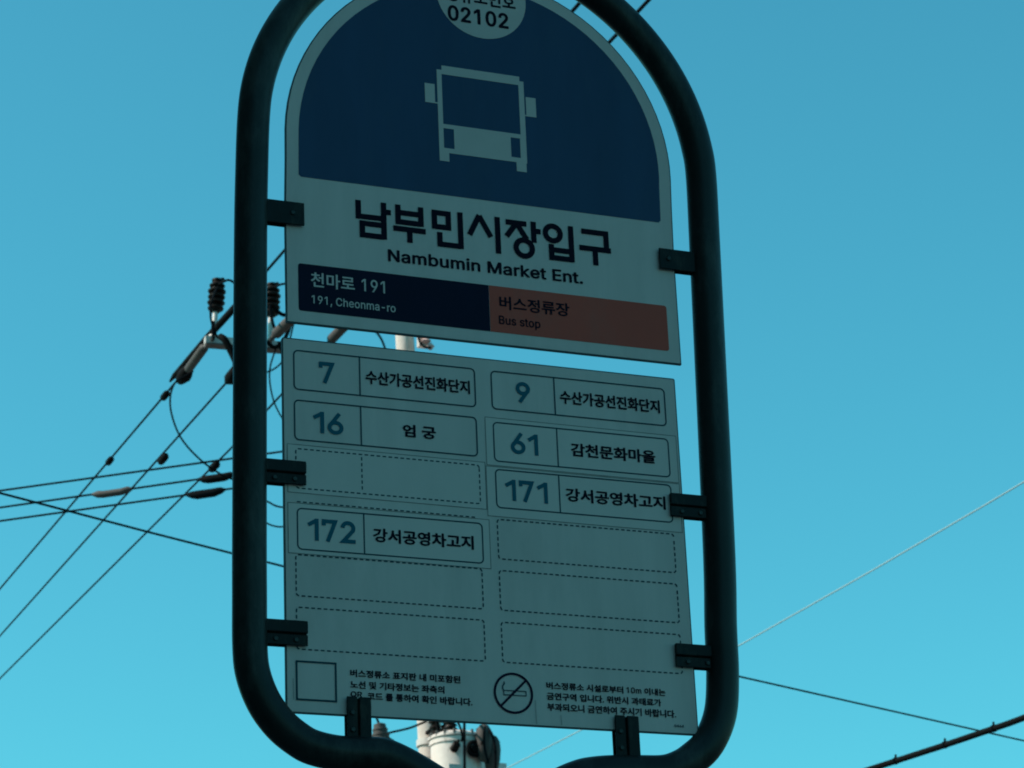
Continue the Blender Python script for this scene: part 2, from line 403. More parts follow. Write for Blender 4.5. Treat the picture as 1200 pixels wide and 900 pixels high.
    'm': (610, [[[53,0],[53,379],[112,379],[112,295],[108,295],[114,314],[122,331],[132,346],[144,358],[158,368],[172,376],[187,382],[203,385],[219,386],[245,383],[268,375],[287,361],[303,342],[314,320],[321,295],[312,295],[318,312],[326,329],[337,343],[350,356],[364,366],[381,375],[398,381],[417,385],[437,386],[458,385],[478,380],[497,372],[514,361],[529,346],[541,328],[550,307],[555,283],[557,255],[557,0],[496,0],[496,254],[493,279],[485,298],[473,313],[456,323],[438,329],[419,330],[402,329],[387,326],[374,320],[363,312],[353,302],[345,290],[340,277],[336,263],[335,247],[335,0],[274,0],[274,260],[272,280],[265,297],[253,311],[238,322],[220,328],[199,330],[185,329],[171,326],[158,320],[145,312],[135,302],[126,289],[119,274],[115,257],[114,238],[114,0]]]),
    'n': (410, [[[114,227],[114,0],[53,0],[53,379],[112,379],[112,287],[102,287],[116,319],[132,344],[152,362],[175,374],[200,382],[227,384],[252,383],[275,377],[295,369],[313,356],[328,340],[341,321],[350,298],[355,271],[357,240],[357,0],[296,0],[296,235],[293,263],[286,286],[273,304],[256,318],[235,326],[210,329],[192,328],[176,324],[161,317],[147,308],[136,297],[126,283],[119,266],[115,248]]]),
    'o': (415, [[[207,-8],[174,-5],[144,3],[117,16],[93,35],[72,58],[56,85],[44,116],[37,150],[34,187],[37,225],[44,260],[56,291],[72,318],[93,341],[117,360],[144,374],[174,382],[207,384],[241,382],[271,374],[299,360],[323,341],[343,318],[359,291],[371,260],[379,225],[381,187],[379,150],[371,116],[359,85],[343,58],[323,35],[299,16],[271,3],[241,-5]],[[207,46],[231,49],[252,55],[270,66],[285,80],[298,97],[307,117],[314,139],[318,163],[319,187],[318,212],[314,236],[307,258],[298,278],[285,296],[270,310],[252,321],[231,328],[207,330],[184,328],[163,321],[145,310],[130,296],[118,278],[108,258],[102,236],[98,212],[96,187],[98,163],[102,139],[108,117],[118,97],[130,80],[145,66],[163,55],[184,49]]]),
    'p': (424, [[[53,-143],[53,379],[112,379],[112,319],[118,319],[137,346],[147,355],[158,364],[171,373],[188,379],[207,383],[229,384],[259,382],[287,374],[313,361],[335,342],[354,320],[370,293],[381,261],[388,227],[390,189],[388,151],[381,116],[370,84],[355,57],[336,34],[313,16],[288,3],[260,-6],[229,-8],[208,-7],[189,-3],[173,4],[159,12],[147,21],[138,31],[118,59],[114,59],[114,-143]],[[220,47],[242,49],[262,55],[279,66],[294,80],[306,97],[316,117],[323,139],[327,163],[328,189],[327,215],[323,239],[316,261],[307,281],[295,298],[280,311],[262,322],[243,328],[220,330],[198,328],[178,322],[161,312],[147,299],[134,282],[125,263],[118,241],[114,216],[113,189],[114,162],[118,138],[125,115],[135,95],[147,78],[162,65],[179,55],[198,49]]]),
    'r': (259, [[[53,0],[53,379],[112,379],[112,321],[115,321],[124,339],[137,354],[152,367],[171,377],[191,383],[213,385],[229,384],[243,384],[243,322],[230,324],[207,326],[190,324],[174,321],[159,315],[146,306],[135,296],[126,284],[119,269],[115,254],[114,237],[114,0]]]),
    's': (365, [[[182,-8],[157,-7],[133,-3],[112,3],[93,12],[76,24],[62,38],[50,54],[41,73],[36,94],[94,107],[101,87],[111,72],[124,60],[141,52],[160,47],[181,45],[206,47],[227,53],[244,62],[258,74],[265,88],[268,103],[266,115],[262,126],[254,136],[243,144],[229,150],[212,155],[149,170],[118,180],[92,192],[72,208],[58,227],[50,249],[47,274],[49,295],[55,314],[65,332],[79,347],[95,360],[115,370],[137,378],[161,383],[187,384],[212,383],[234,379],[254,372],[271,363],[286,352],[299,339],[309,324],[318,308],[324,290],[268,277],[262,291],[254,304],[243,316],[228,325],[210,331],[187,333],[166,331],[147,326],[131,317],[119,305],[111,292],[109,277],[110,264],[115,253],[124,243],[136,235],[152,229],[172,223],[229,209],[261,200],[287,187],[306,171],[320,153],[328,131],[331,107],[329,85],[323,65],[312,47],[298,31],[281,18],[260,6],[236,-2],[210,-7]]]),
    't': (227, [[[204,379],[204,327],[6,327],[6,379]],[[65,471],[126,471],[126,98],[127,83],[130,70],[136,61],[144,55],[156,51],[170,50],[185,51],[202,54],[213,2],[192,-3],[168,-4],[138,-1],[113,7],[92,21],[77,41],[68,64],[65,93]]]),
    'u': (410, [[[182,-5],[158,-3],[135,2],[115,11],[97,23],[82,39],[69,59],[60,82],[54,109],[53,139],[53,379],[114,379],[114,144],[116,117],[124,94],[137,75],[154,61],[175,53],[200,50],[218,51],[234,55],[249,62],[263,71],[274,83],[283,97],[290,113],[295,132],[296,153],[296,379],[357,379],[357,0],[298,0],[298,92],[307,92],[294,60],[277,35],[257,17],[234,5],[209,-3]]]),
    ' ': (188, []),
}

def latin(name, body, bx, y, m, parent, bold=0.018, track=0.0):
    """the same for the grotesque Latin lettering, from the outlines above"""
    cu = bpy.data.curves.new(name, 'CURVE')
    cu.dimensions = '2D'
    cu.fill_mode = 'FRONT'
    pen = 0.0
    for ch in body:
        adv, cs = LETTERS[ch]
        for c in cs:
            sp = cu.splines.new('POLY')
            sp.points.add(len(c) - 1)
            for p, (px, py) in zip(sp.points, c):
                p.co = (pen + px / 1000, py / 1000, 0, 1)
            sp.use_cyclic_u = True
        pen += adv / 1000 + track
    return curve_to_sign(name, cu, bx, y, m, parent, bold)

# ------------------------------------------------------------------ the setting
def struct(name, bm, m):
    o = obj(name, bm, m)
    o['kind'] = 'structure'
    return o

def flat(name, x0, x1, y0, y1, z, m):
    bm = bmesh.new()
    bm.faces.new([bm.verts.new(p) for p in ((x0, y0, z), (x1, y0, z), (x1, y1, z), (x0, y1, z))])
    return struct(name, bm, m)

flat('ground', -900, 900, -900, 900, -0.150, M['soil'])
flat('road', 0.75, 6.95, -120, 160, -0.140, M['asphalt'])
for nm, a, b in (('pavement', -5.0, 0.60), ('pavement', 7.10, 10.5)):
    bm = bmesh.new()
    box(bm, a, b, -120, 160, -0.149, 0.0)
    struct(nm, bm, M['paving'])
for nm, a, b in (('kerb', 0.603, 0.75), ('kerb', 6.95, 7.097)):
    bm = bmesh.new()
    box(bm, a, b, -120, 160, -0.149, 0.004, 0.02)
    struct(nm, bm, M['kerb'])
bm = bmesh.new()
for k in range(-20, 27):
    y = k * 6.0
    bm.faces.new([bm.verts.new(p) for p in ((3.78, y, -0.136), (3.92, y, -0.136), (3.92, y + 3, -0.136), (3.78, y + 3, -0.136))])
struct('lane_marking', bm, M['paint'])

# the building on the pavement side: it shades the bus stop
bld = thing('apartment_building', 'plain grey flat-roofed block along the pavement left of the bus stop', 'building', (-5.0, 0, 0))
def bpart(name, m, parent, *boxes):
    bm = bmesh.new()
    for b in boxes:
        box(bm, *b)
    return obj(name, bm, m, parent)
bpart('wall', M['render'], bld, (-9.0, 0, -16, 13, 0.0, 14.0))
bpart('parapet', M['kerb'], bld, (-9.15, 0.15, -16.15, 13.15, 14.0, 14.5))
for fl in range(4):
    for k in range(7):
        y = -14.6 + k * 4.0
        z = 1.1 + fl * 3.3
        f = bpart('window', M['frame'], bld, (0.003, 0.07, y, y + 2.0, z, z + 0.07), (0.003, 0.07, y, y + 2.0, z + 1.53, z + 1.6),
                  (0.003, 0.07, y, y + 0.07, z + 0.073, z + 1.527), (0.003, 0.07, y + 1.93, y + 2.0, z + 0.073, z + 1.527),
                  (0.003, 0.065, y + 0.97, y + 1.03, z + 0.073, z + 1.527))
        bpart('pane', M['glass'], f, (0.004, 0.03, y + 0.073, y + 0.967, z + 0.073, z + 1.527), (0.004, 0.03, y + 1.033, y + 1.927, z + 0.073, z + 1.527))

# ------------------------------------------------------------------ the bus stop sign
sign = thing('bus_stop_sign', 'bus stop sign with dark bent tube frame, arched blue panel and white route list', 'bus stop sign', (0, 0, 0))

# bent tube: one run from the left post foot round the arch to the right post foot (x, z on the sign)
LEFT = [(.2125, -2.285), (.2125, -1.2), (.2125, -.30), (.2125, -.16), (.2115, -.125), (.2045, -.101), (.190, -.0855), (.1725, -.0748), (.1546, -.0653), (.1386, -.0565), (.1214, -.0477),
        (.1022, -.0404), (.0868, -.0392), (.053, -.0397), (.0267, -.0354), (.0108, -.0279), (-.0077, -.0135), (-.0238, .0078),
        (-.0347, .0353), (-.0380, .0640), (-.0380, .12), (-.0375, .2), (-.0345, .4895), (-.0323, .5942)]
ARCH = [(.2365 + .005 * sin(radians(t)) + .2665 * cos(radians(t)), .649 + .2665 * sin(radians(t))) for t in range(178, -1, -8)]
RIGHT = [(.5010, .565), (.4968, .40), (.4912, .2), (.4868, .12), (.4850, .067), (.479, .0243), (.4628, -.0084), (.4423, -.027), (.4255, -.0368), (.408, -.0421),
         (.3793, -.0437), (.3505, -.0451), (.3293, -.0477), (.314, -.0513), (.2947, -.0594), (.278, -.0695), (.264, -.0835), (.2545, -.105),
         (.2515, -.14), (.2515, -.30), (.2515, -1.2), (.2515, -2.285)]
bm = bmesh.new()
sweep(bm, smooth_path([(x, 0, H0 + z) for x, z in LEFT + ARCH + RIGHT], 5), 0.0177, 28)
frame = obj('tube_frame', bm, M['tube'], sign, True)
for z in (.55, 1.35):
    bm = bmesh.new()
    box(bm, .185, .279, -.028, -.0185, z, z + .05, .002)
    box(bm, .185, .279, .0185, .028, z, z + .05, .002)
    box(bm, .180, .192, -.0184, .0184, z, z + .05, .002)
    box(bm, .272, .284, -.0184, .0184, z, z + .05, .002)
    obj('clamp', bm, M['bracket'], sign)
bm = bmesh.new()
box(bm, .10, .364, -.13, .13, 0.001, .013, .002)
bp = obj('base_plate', bm, M['tube'], sign)
for bx_, by_ in ((.13, -.1), (.334, -.1), (.13, .1), (.334, .1)):
    bm = bmesh.new()
    lathe(bm, [(.012, .0), (.012, .012), (.007, .0125), (.007, .028)], (bx_, by_, .0125), n=6)
    obj('anchor_bolt', bm, M['bolt'], bp)

def arch(cx, cz, r, shift, a0=180, a1=0, n=44):
    return [(cx + shift * sin(radians(a0 + (a1 - a0) * k / n)) + r * cos(radians(a0 + (a1 - a0) * k / n)),
             cz + r * sin(radians(a0 + (a1 - a0) * k / n))) for k in range(n + 1)]

# name panel (arched) with dark edging
up = [(.4598, .4215), (.4598, .55), (.4610, .61)]
left_up = [(.0064, .61), (.0050, .55), (.0052, .4215)]
outline = [(.0052, .4215), (.4597, .4215), (.4597, .55), (.4610, .61)] + arch(.2345, .648, .2278, .006, 0, 180) + [(.0064, .61), (.0050, .55)]
def grow(pts, d):
    P = [Vector(p) for p in pts]
    n = len(P)
    out = []
    for i in range(n):
        t = (P[(i + 1) % n] - P[i - 1]).normalized()
        d0 = (P[i] - P[i - 1]).normalized(); d1 = (P[(i + 1) % n] - P[i]).normalized()
        nn = Vector((d0.y, -d0.x)) + Vector((d1.y, -d1.x))
        nn = nn / max(nn.length_squared, .5) * 2
        out.append(tuple(P[i] + nn * d))
    return out
bm = bmesh.new()
slab(bm, outline, -.0015, .0015)
name_panel = obj('name_panel', bm, M['white'], sign)
bm = bmesh.new()
slab(bm, grow(outline, .0014), -.0011, .0022)
obj('edge_trim', bm, M['edge'], name_panel)

Y1, Y2, Y3 = -.0018, -.0021, -.0024
bm = bmesh.new()
sheet(bm, [(.0222, .5915), (.4445, .5915), (.4470, .594), (.4482, .64)] + arch(.2345, .648, .2142, .006, 0, 180) + [(.0200, .63), (.0195, .594)], Y1)
obj('blue_field', bm, M['blue'], name_panel)
bm = bmesh.new()
sheet(bm, rrect(.0174, .3, .4348, .4893, .003)[6:18] + [(.2340, .4348), (.2340, .4893)], Y1)
obj('address_field', bm, M['navy'], name_panel)
bm = bmesh.new()
q = rrect(.1, .4469, .4348, .4893, .003)
sheet(bm, [(.2344, .4893), (.2344, .4348)] + q[18:] + q[:6], Y1)
obj('caption_field', bm, M['orange'], name_panel)
# number disc
bm = bmesh.new()
sheet(bm, circle_pts(.2396, .8485, .0546, n=56)[:-1], Y2)
disc = obj('number_disc', bm, M['disc_white'], name_panel)
latin('stop_number', '02102', (.1982, .2718, .8106, .8308), Y3, M['ink'], name_panel, .026, .016)
text('stop_number_caption', '정류소번호', (.1965, .2815, .8360, .8575), Y3, M['ink'], name_panel, .026)
# bus pictogram
bm = bmesh.new()
def pr(*b):
    x0, x1, z0, z1 = b
    sheet(bm, [(x0, z0), (x1, z0), (x1, z1), (x0, z1)], Y2)
pr(.1882, .2818, .7460, .7517)
pr(.1823, .2867, .7408, .7460)
pr(.1823, .1880, .6434, .7408)
pr(.2803, .2867, .6434, .7408)
pr(.1880, .2803, .6735, .6787)
pr(.2003, .2680, .6492, .6735)
pr(.1880, .2803, .6434, .6492)
pr(.2792, .2803, .6492, .6735)
pr(.1823, .1938, .6329, .6434)
pr(.2737, .2857, .6324, .6434)
pr(.1675, .1793, .7030, .7268)
pr(.2885, .3006, .7028, .7270)
pr(.1793, .1823, .7030, .7045)
pr(.2867, .2885, .7028, .7043)
obj('bus_pictogram', bm, M['disc_white'], name_panel)
# stop name, drawn with a pen: 남부민시장입구
E1 = [
    [(.0863, .5722), (.0863, .5532), (.1150, .5534)], [(.1152, .5727), (.1152, .5288)], [(.1156, .5617), (.1236, .5617)],
    [(.1152, .5453), (.0904, .5453), (.0904, .5315), (.1150, .5315)],
    [(.1317, .5727), (.1317, .5523), (.1580, .5523)], [(.1580, .5727), (.1580, .5495)], [(.1319, .5634), (.1579, .5634)],
    [(.1258, .5441), (.1632, .5441)], [(.1446, .5438), (.1446, .5287)],
    [(.1737, .5688), (.1899, .5688), (.1899, .5522), (.1737, .5522), (.1737, .5688)], [(.2038, .5727), (.2038, .5288)],
    [(.1794, .5458), (.1794, .5316), (.2036, .5316)],
    [(.2264, .5722), (.2143, .5472)], [(.2262, .5716), (.2394, .5474)], [(.2476, .5728), (.2476, .5287)],
    [(.2575, .5684), (.2822, .5684)], [(.2703, .5684), (.2581, .5510)], [(.2703, .5684), (.2820, .5498)],
    [(.2904, .5725), (.2904, .5471)], [(.2906, .5612), (.2989, .5612)],
    [(.3351, .5727), (.3351, .5288)], [(.3109, .5480), (.3109, .5318), (.3349, .5318)], [(.3109, .5413), (.3349, .5413)],
    [(.3480, .5687), (.3778, .5687), (.3778, .5484)], [(.3447, .5483), (.3830, .5483)], [(.3637, .5480), (.3637, .5286)],
]
RINGS = [circle_pts(.2783, .5390, .0096), circle_pts(.3134, .5612, .0089)]
strokes('stop_name', E1 + RINGS, .0063, Y2, M['ink'], name_panel)
latin('stop_name_english', 'Nambumin Market Ent.', (.1188, .3469, .5037, .5184), Y2, M['ink'], name_panel, .022, .012)
text('street_name', '천마로', (.0313, .0803, .4636, .4806), Y2, M['disc_white'], name_panel, .019)
latin('street_name', '191', (.0880, .1143, .4652, .4796), Y2, M['disc_white'], name_panel, .010, .01)
latin('street_name_english', '191, Cheonma-ro', (.0318, .1258, .4424, .4540), Y2, M['disc_white'], name_panel, .012, .01)
text('caption', '버스정류장', (.2458, .3287, .4623, .4783), Y2, M['ink'], name_panel, .026)
latin('caption_english', 'Bus stop', (.2445, .2931, .4420, .4548), Y2, M['ink'], name_panel, .018, .01)

# route panel
bm = bmesh.new()
rp_out = rrect(0, .45, 0, .4011, .0012, 2)[::1]
slab(bm, rp_out, -.0015, .0015)
route_panel = obj('route_panel', bm, M['white'], sign)
bm = bmesh.new()
slab(bm, grow(rp_out[::1], -.0014) if False else rrect(-.0014, .4514, -.0014, .4025, .002, 2), -.0011, .0022)
obj('edge_trim', bm, M['edge'], route_panel)

def sticker(x0, x1, z0, z1):
    bm = bmesh.new()
    sheet(bm, [(x0, z0), (x1, z0 - .0006), (x1, z1 - .0006), (x0, z1)], -.00172)
    s = obj('sticker', bm, M['sticker'], route_panel)
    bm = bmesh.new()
    stroke(bm, [(x0, z0), (x1, z0 - .0006), (x1, z1 - .0006), (x0, z1), (x0, z0)], .0008, -.00177, True)  # dark ring paints the sticker's edge shadow and grime as one colour
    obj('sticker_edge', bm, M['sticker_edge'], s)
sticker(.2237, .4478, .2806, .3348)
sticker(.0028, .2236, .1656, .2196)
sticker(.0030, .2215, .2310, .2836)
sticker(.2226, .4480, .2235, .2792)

YA, YB = -.0019, -.0022
def solid_box(x0, x1, z0, z1, xd):
    bm = bmesh.new()
    stroke(bm, rrect(x0, x1, z0, z1, .0048), .0015, YA, True)
    stroke(bm, [(xd, z1 - .0004), (xd, z0 + .0004)], .0015, YA - 1e-5)
    obj('route_box', bm, M['line'], route_panel)
def dashed_box(x0, x1, z0, z1, xd=None):
    bm = bmesh.new()
    r = rrect(x0, x1, z0, z1, .003, 3)
    dash_path(bm, r + [r[0]], .0014, YA, .0040, .0026)
    if xd:
        dash_path(bm, [(xd, z1 - .003), (xd, z0 + .001)], .0014, YA - 1e-5, .0037, .0027)
    obj('empty_route_box', bm, M['line'], route_panel)
solid_box(.0113, .2136, .3452, .3888, .0837)
solid_box(.0113, .2135, .2892, .3329, .0838)
dashed_box(.0120, .2147, .2360, .2791, .0836)
solid_box(.0128, .2154, .1703, .2141, .0845)
dashed_box(.0106, .2133, .1206, .1642)
dashed_box(.0105, .2133, .0646, .1084)
solid_box(.2327, .4372, .3452, .3885, .3057)
solid_box(.2328, .4378, .2857, .3296, .3060)
solid_box(.2331, .4374, .2336, .2762, .3057)
dashed_box(.2328, .4372, .1767, .2203)
dashed_box(.2327, .4372, .1207, .1639)
dashed_box(.2325, .4370, .0647, .1076)
bm = bmesh.new()
dash_path(bm, [(.0125, .2212), (.2110, .2205)], .0013, YA, .0040, .0026)
obj('old_box_edge', bm, M['line'], route_panel)

# route numbers in an engineer's hand: strokes in a unit box
W_ = .178
DIG = {
    '1': (.46, [[(.02, .70), (.36, .915)], [(.3775, 1.0), (.3775, 0)]]),
    '7': (.66, [[(.083, .72), (.083, .9175), (.568, .9175), (.235, .0)]]),
    '2': (.64, [[(.075, .685)] + [(.315 + .235 * cos(radians(t)), .683 + .2345 * sin(radians(t))) for t in range(170, -30, -18)] + [(.115, .0825), (.635, .0825)]]),
    '6': (.68, [circle_pts(.34, .318, .2575, .2375, 30), [(.515, .985), (.125, .425)]]),
    '9': (.68, [circle_pts(.34, .682, .2575, .2375, 30), [(.165, .015), (.555, .575)]]),
}
def number(s, bx):
    x0, x1, z0, z1 = bx
    h = z1 - z0
    tot = sum(DIG[c][0] for c in s) + .14 * (len(s) - 1)
    sx = (x1 - x0) / tot
    x = 0
    lst = []
    for c in s:
        w, ss = DIG[c]
        for st in ss:
            lst.append([(x0 + (x + px) * sx, z0 + pz * h) for px, pz in st])
        x += w + .14
    strokes('route_number', lst, W_ * h, YB, M['number'], route_panel)
number('7', (.0385, .0556, .3552, .3788))
number('16', (.0316, .0644, .2986, .3224))
number('172', (.0238, .0752, .1805, .2043))
number('9', (.2608, .2770, .3554, .3791))
number('61', (.2520, .2834, .2960, .3200))
number('171', (.2436, .2920, .2424, .2661))
DB = .035
text('destination', '수산가공선진화단지', (.0900, .2077, .3590, .3745), YB, M['ink'], route_panel, DB)
text('destination', '엄 궁', (.1300, .1672, .3034, .3177), YB, M['ink'], route_panel, DB)
text('destination', '강서공영차고지', (.0942, .2053, .1842, .1995), YB, M['ink'], route_panel, DB)
text('destination', '수산가공선진화단지', (.3118, .4306, .3590, .3745), YB, M['ink'], route_panel, DB)
text('destination', '감천문화마을', (.3216, .4215, .2993, .3146), YB, M['ink'], route_panel, DB)
text('destination', '강서공영차고지', (.3128, .4300, .2472, .2625), YB, M['ink'], route_panel, DB)
NB = .034
text('notice', '버스정류소 표지판 내 미포함된', (.0662, .1849, .0390, .0470), YB, M['ink'], route_panel, NB)
text('notice', '노선 및 기타정보는 좌측의', (.0660, .1671, .0272, .0352), YB, M['ink'], route_panel, NB)
latin('notice', 'QR', (.0662, .0785, .0178, .0242), YB, M['ink'], route_panel, .020, .01)
text('notice', '코드 를 통하여 확인 바랍니다.', (.0839, .1971, .0160, .0242), YB, M['ink'], route_panel, NB)
text('notice', '버스정류소 시설로부터', (.2799, .3670, .0388, .0466), YB, M['ink'], route_panel, NB)
latin('notice', '10m', (.3707, .3876, .0398, .0462), YB, M['ink'], route_panel, .016, .01)
text('notice', '이내는', (.3911, .4156, .0388, .0466), YB, M['ink'], route_panel, NB)
text('notice', '금연구역 입니다. 위반시 과태료가', (.2798, .4099, .0274, .0354), YB, M['ink'], route_panel, NB)
text('notice', '부과되오니 금연하여 주시기 바랍니다.', (.2798, .4262, .0157, .0241), YB, M['ink'], route_panel, NB)
latin('print_code', '0464', (.4234, .4344, .0060, .0089), YB, M['line'], route_panel, .022, .02)
bm = bmesh.new()
stroke(bm, [(.0098, .0126), (.0509, .0126), (.0509, .0519), (.0098, .0519), (.0098, .0126)], .0019, YB, True)
obj('code_frame', bm, M['line'], route_panel)
bm = bmesh.new()
stroke(bm, circle_pts(.2428, .0322, .0206, n=48), .0025, YB, True)
stroke(bm, [(.2281, .0177), (.2575, .0467)], .0024, YB - 1e-5)
ns = obj('no_smoking_symbol', bm, M['purple'], route_panel)
bm = bmesh.new()
stroke(bm, [(.2321, .0347), (.2568, .0347), (.2568, .0300), (.2321, .0300), (.2321, .0347)], .0010, YB + 1e-5, True)
stroke(bm, [(.2327, .0440), (.2331, .0418), (.2312, .0395), (.2310, .0365), (.2321, .0347)], .0014, YB + 2e-5)
obj('cigarette', bm, M['line'], ns)
for x, z0, z1, w in ((.2669, .0012, .0262, .0011), (.2948, .0012, .0120, .0010), (.0062, .012, .034, .0009)):
    bm = bmesh.new()
    stroke(bm, [(x, z1), (x + .0003, z0)], w, -.00182)
    obj('drip_stain', bm, M['stain'], route_panel)
# brackets: a bent strip clip with a bead, gripping the panel from the tube
def bracket(x0, x1, z0, z1, kind):
    """kind: 'h' side bracket, 'v' foot bracket, 'p' plain side strip"""
    bm = bmesh.new()
    yf = -.0042
    if kind == 'h':
        zm = z0 + (z1 - z0) * .47
        box(bm, x0, x1, yf - .0018, yf, z0, zm - .0010, .0006)
        box(bm, x0 + .0006, x1 - .0006, yf + .0003, yf + .0014, z0 + .0006, z1 - .0006)
        box(bm, x0, x1, yf - .0034, yf + .0001, zm + .0003, z1, .0012)
        box(bm, x0 + .0005, x1 - .0005, .0026, .0048, z0, z1, .0006)
    elif kind == 'v':
        xm = x0 + (x1 - x0) * .47
        box(bm, x0, xm - .0010, yf - .0018, yf, z0, z1, .0006)
        box(bm, x0 + .0006, x1 - .0006, yf + .0003, yf + .0014, z0 + .0006, z1 - .0012)
        box(bm, xm + .0005, x1, yf - .0036, yf + .0001, z0, z1 - .0004, .0013)
        box(bm, x0, x1, .0026, .0048, z0, z1, .0006)
    else:
        box(bm, x0, x1, yf - .0022, yf, z0, z1, .0007)
        box(bm, x0, x1, .0026, .0048, z0, z1, .0006)
    o = obj('bracket', bm, M['bracket'], sign)
    if kind == 'v':
        spots = [(x0 + .0055, z0 + .031), (x0 + .0055, z0 + .0135)]
    elif kind == 'h':
        spots = [(x0 + (x1 - x0) * .27, z0 + .0055), (x0 + (x1 - x0) * .73, z0 + .0055)]
    else:
        spots = [(x0 + (x1 - x0) * (.72 if x0 < .2 else .22), z0 + (z1 - z0) * .5)]
    for sx_, sz_ in spots:
        bm = bmesh.new()
        lathe(bm, [(.0028, 0), (.0028, .0009), (.0020, .0018)], (sx_, yf - .0018 if kind != 'p' else yf - .0022, H0 + sz_), (0, -1, 0), 10)
        obj('screw', bm, M['bolt'], o)
    return o
def shift(o):
    o.location.z += H0
# bracket boxes were laid out on the sign's own heights, so lift them to the panel
for args in ((-.0230, .0240, .5318, .5583, 'p'), (-.0250, .0218, .2385, .2640, 'h'), (-.0255, .0210, .0672, .0930, 'h'),
             (.4404, .4905, .5330, .5580, 'p'), (.4340, .4820, .2400, .2660, 'h'), (.4287, .4790, .0713, .0966, 'h'),
             (.0610, .0862, -.0300, .0178, 'v'), (.3540, .3805, -.0340, .0144, 'v')):
    o = bracket(*args)
    for v in o.data.vertices:
        v.co.z += H0

# ------------------------------------------------------------------ the utility pole
UP = Vector((8.073, 20.841, 0))
UD = Vector((-.0299, .0107, 1.0))                # the pole leans a little
def up_at(z):
    return UP + UD * z
pole = thing('utility_pole', 'leaning pale concrete utility pole with crossarm and brown insulators behind the sign', 'utility pole', UP)
pole_inv = Vector(UP)
def pobj(name, bm, m, parent=None, smooth=True):
    """mesh given in world metres, stored relative to the pole's foot"""
    bmesh.ops.translate(bm, verts=bm.verts[:], vec=-pole_inv)
    return obj(name, bm, m, parent or pole, smooth)
bm = bmesh.new()
sweep(bm, [up_at(z) for z in (0, 3, 6, 9, 12.45)], [.190, .155, .130, .107, .088], 32)
pobj('shaft', bm, M['concrete'])
ZA = 11.60
def arm_y(x):
    return 20.96 - (x - 5.705) * .0695
# crossarm: two channels bolted either side of the pole top
bm = bmesh.new()
def bar(bm, a, b, w, h):
    a, b = Vector(a), Vector(b)
    d = (b - a).normalized()
    s = d.cross(Vector((0, 0, 1))).normalized() * w / 2
    u = s.cross(d).normalized() * h / 2
    ra = [bm.verts.new(a + i * s + j * u) for i, j in ((-1, -1), (1, -1), (1, 1), (-1, 1))]
    rb = [bm.verts.new(b + i * s + j * u) for i, j in ((-1, -1), (1, -1), (1, 1), (-1, 1))]
    bm.faces.new(ra[::-1]); bm.faces.new(rb)
    for k in range(4):
        bm.faces.new((ra[k], ra[(k + 1) % 4], rb[(k + 1) % 4], rb[k]))
bar(bm, (5.68, arm_y(5.68), ZA), (7.98, arm_y(7.98), ZA), .075, .07)
pobj('crossarm', bm, M['galv'], smooth=False)
bm = bmesh.new()
bar(bm, (5.69, arm_y(5.69) + .022, ZA - .042), (7.97, arm_y(7.97) + .022, ZA - .042), .12, .012)
pobj('arm_flange', bm, M['dark_steel'], smooth=False)
for bxx in (5.74, 6.02, 6.30, 6.60, 6.90, 7.30):
    bm = bmesh.new()
    lathe(bm, [(.022, 0), (.022, .02), (.012, .021), (.012, .05)], (bxx, arm_y(bxx) - .036, ZA - .004), (0, -1, 0), 6)
    pobj('arm_bolt', bm, M['dark_steel'], smooth=False)
bm = bmesh.new()
bar(bm, (6.75, arm_y(6.75) - .05, ZA - .05), (7.70, 20.86, 10.95), .05, .05)
pobj('arm_brace', bm, M['galv'], smooth=False)
for z in (11.60, 10.95, 10.78, 10.62, 10.47, 7.75, 7.35):
    bm = bmesh.new()
    p = up_at(z)
    r_ = .190 - z * .0083
    sweep(bm, [p - Vector((0, 0, .03)), p + Vector((0, 0, .03))], r_ + .008, 28)
    pobj('pole_band', bm, M['galv'])
# lv rack and pole-top fitting
bm = bmesh.new()
bar(bm, (7.66, 20.78, 10.36), (7.655, 20.78, 10.90), .05, .05)
pobj('wire_rack', bm, M['galv'], smooth=False)
bm = bmesh.new()
bar(bm, (7.84, 20.80, 11.70), (7.845, 20.80, 11.92), .07, .09)
pobj('pole_top_plate', bm, M['galv'], smooth=False)
bm = bmesh.new()
lathe(bm, [(.018, 0), (.05, .02), (.03, .05), (.052, .08), (.02, .1)], (7.86, 20.74, 11.72))
lathe(bm, [(.02, 0), (.042, .03), (.02, .06)], (7.90, 20.74, 11.66))
pobj('spool_insulator', bm, M['disc_white'])

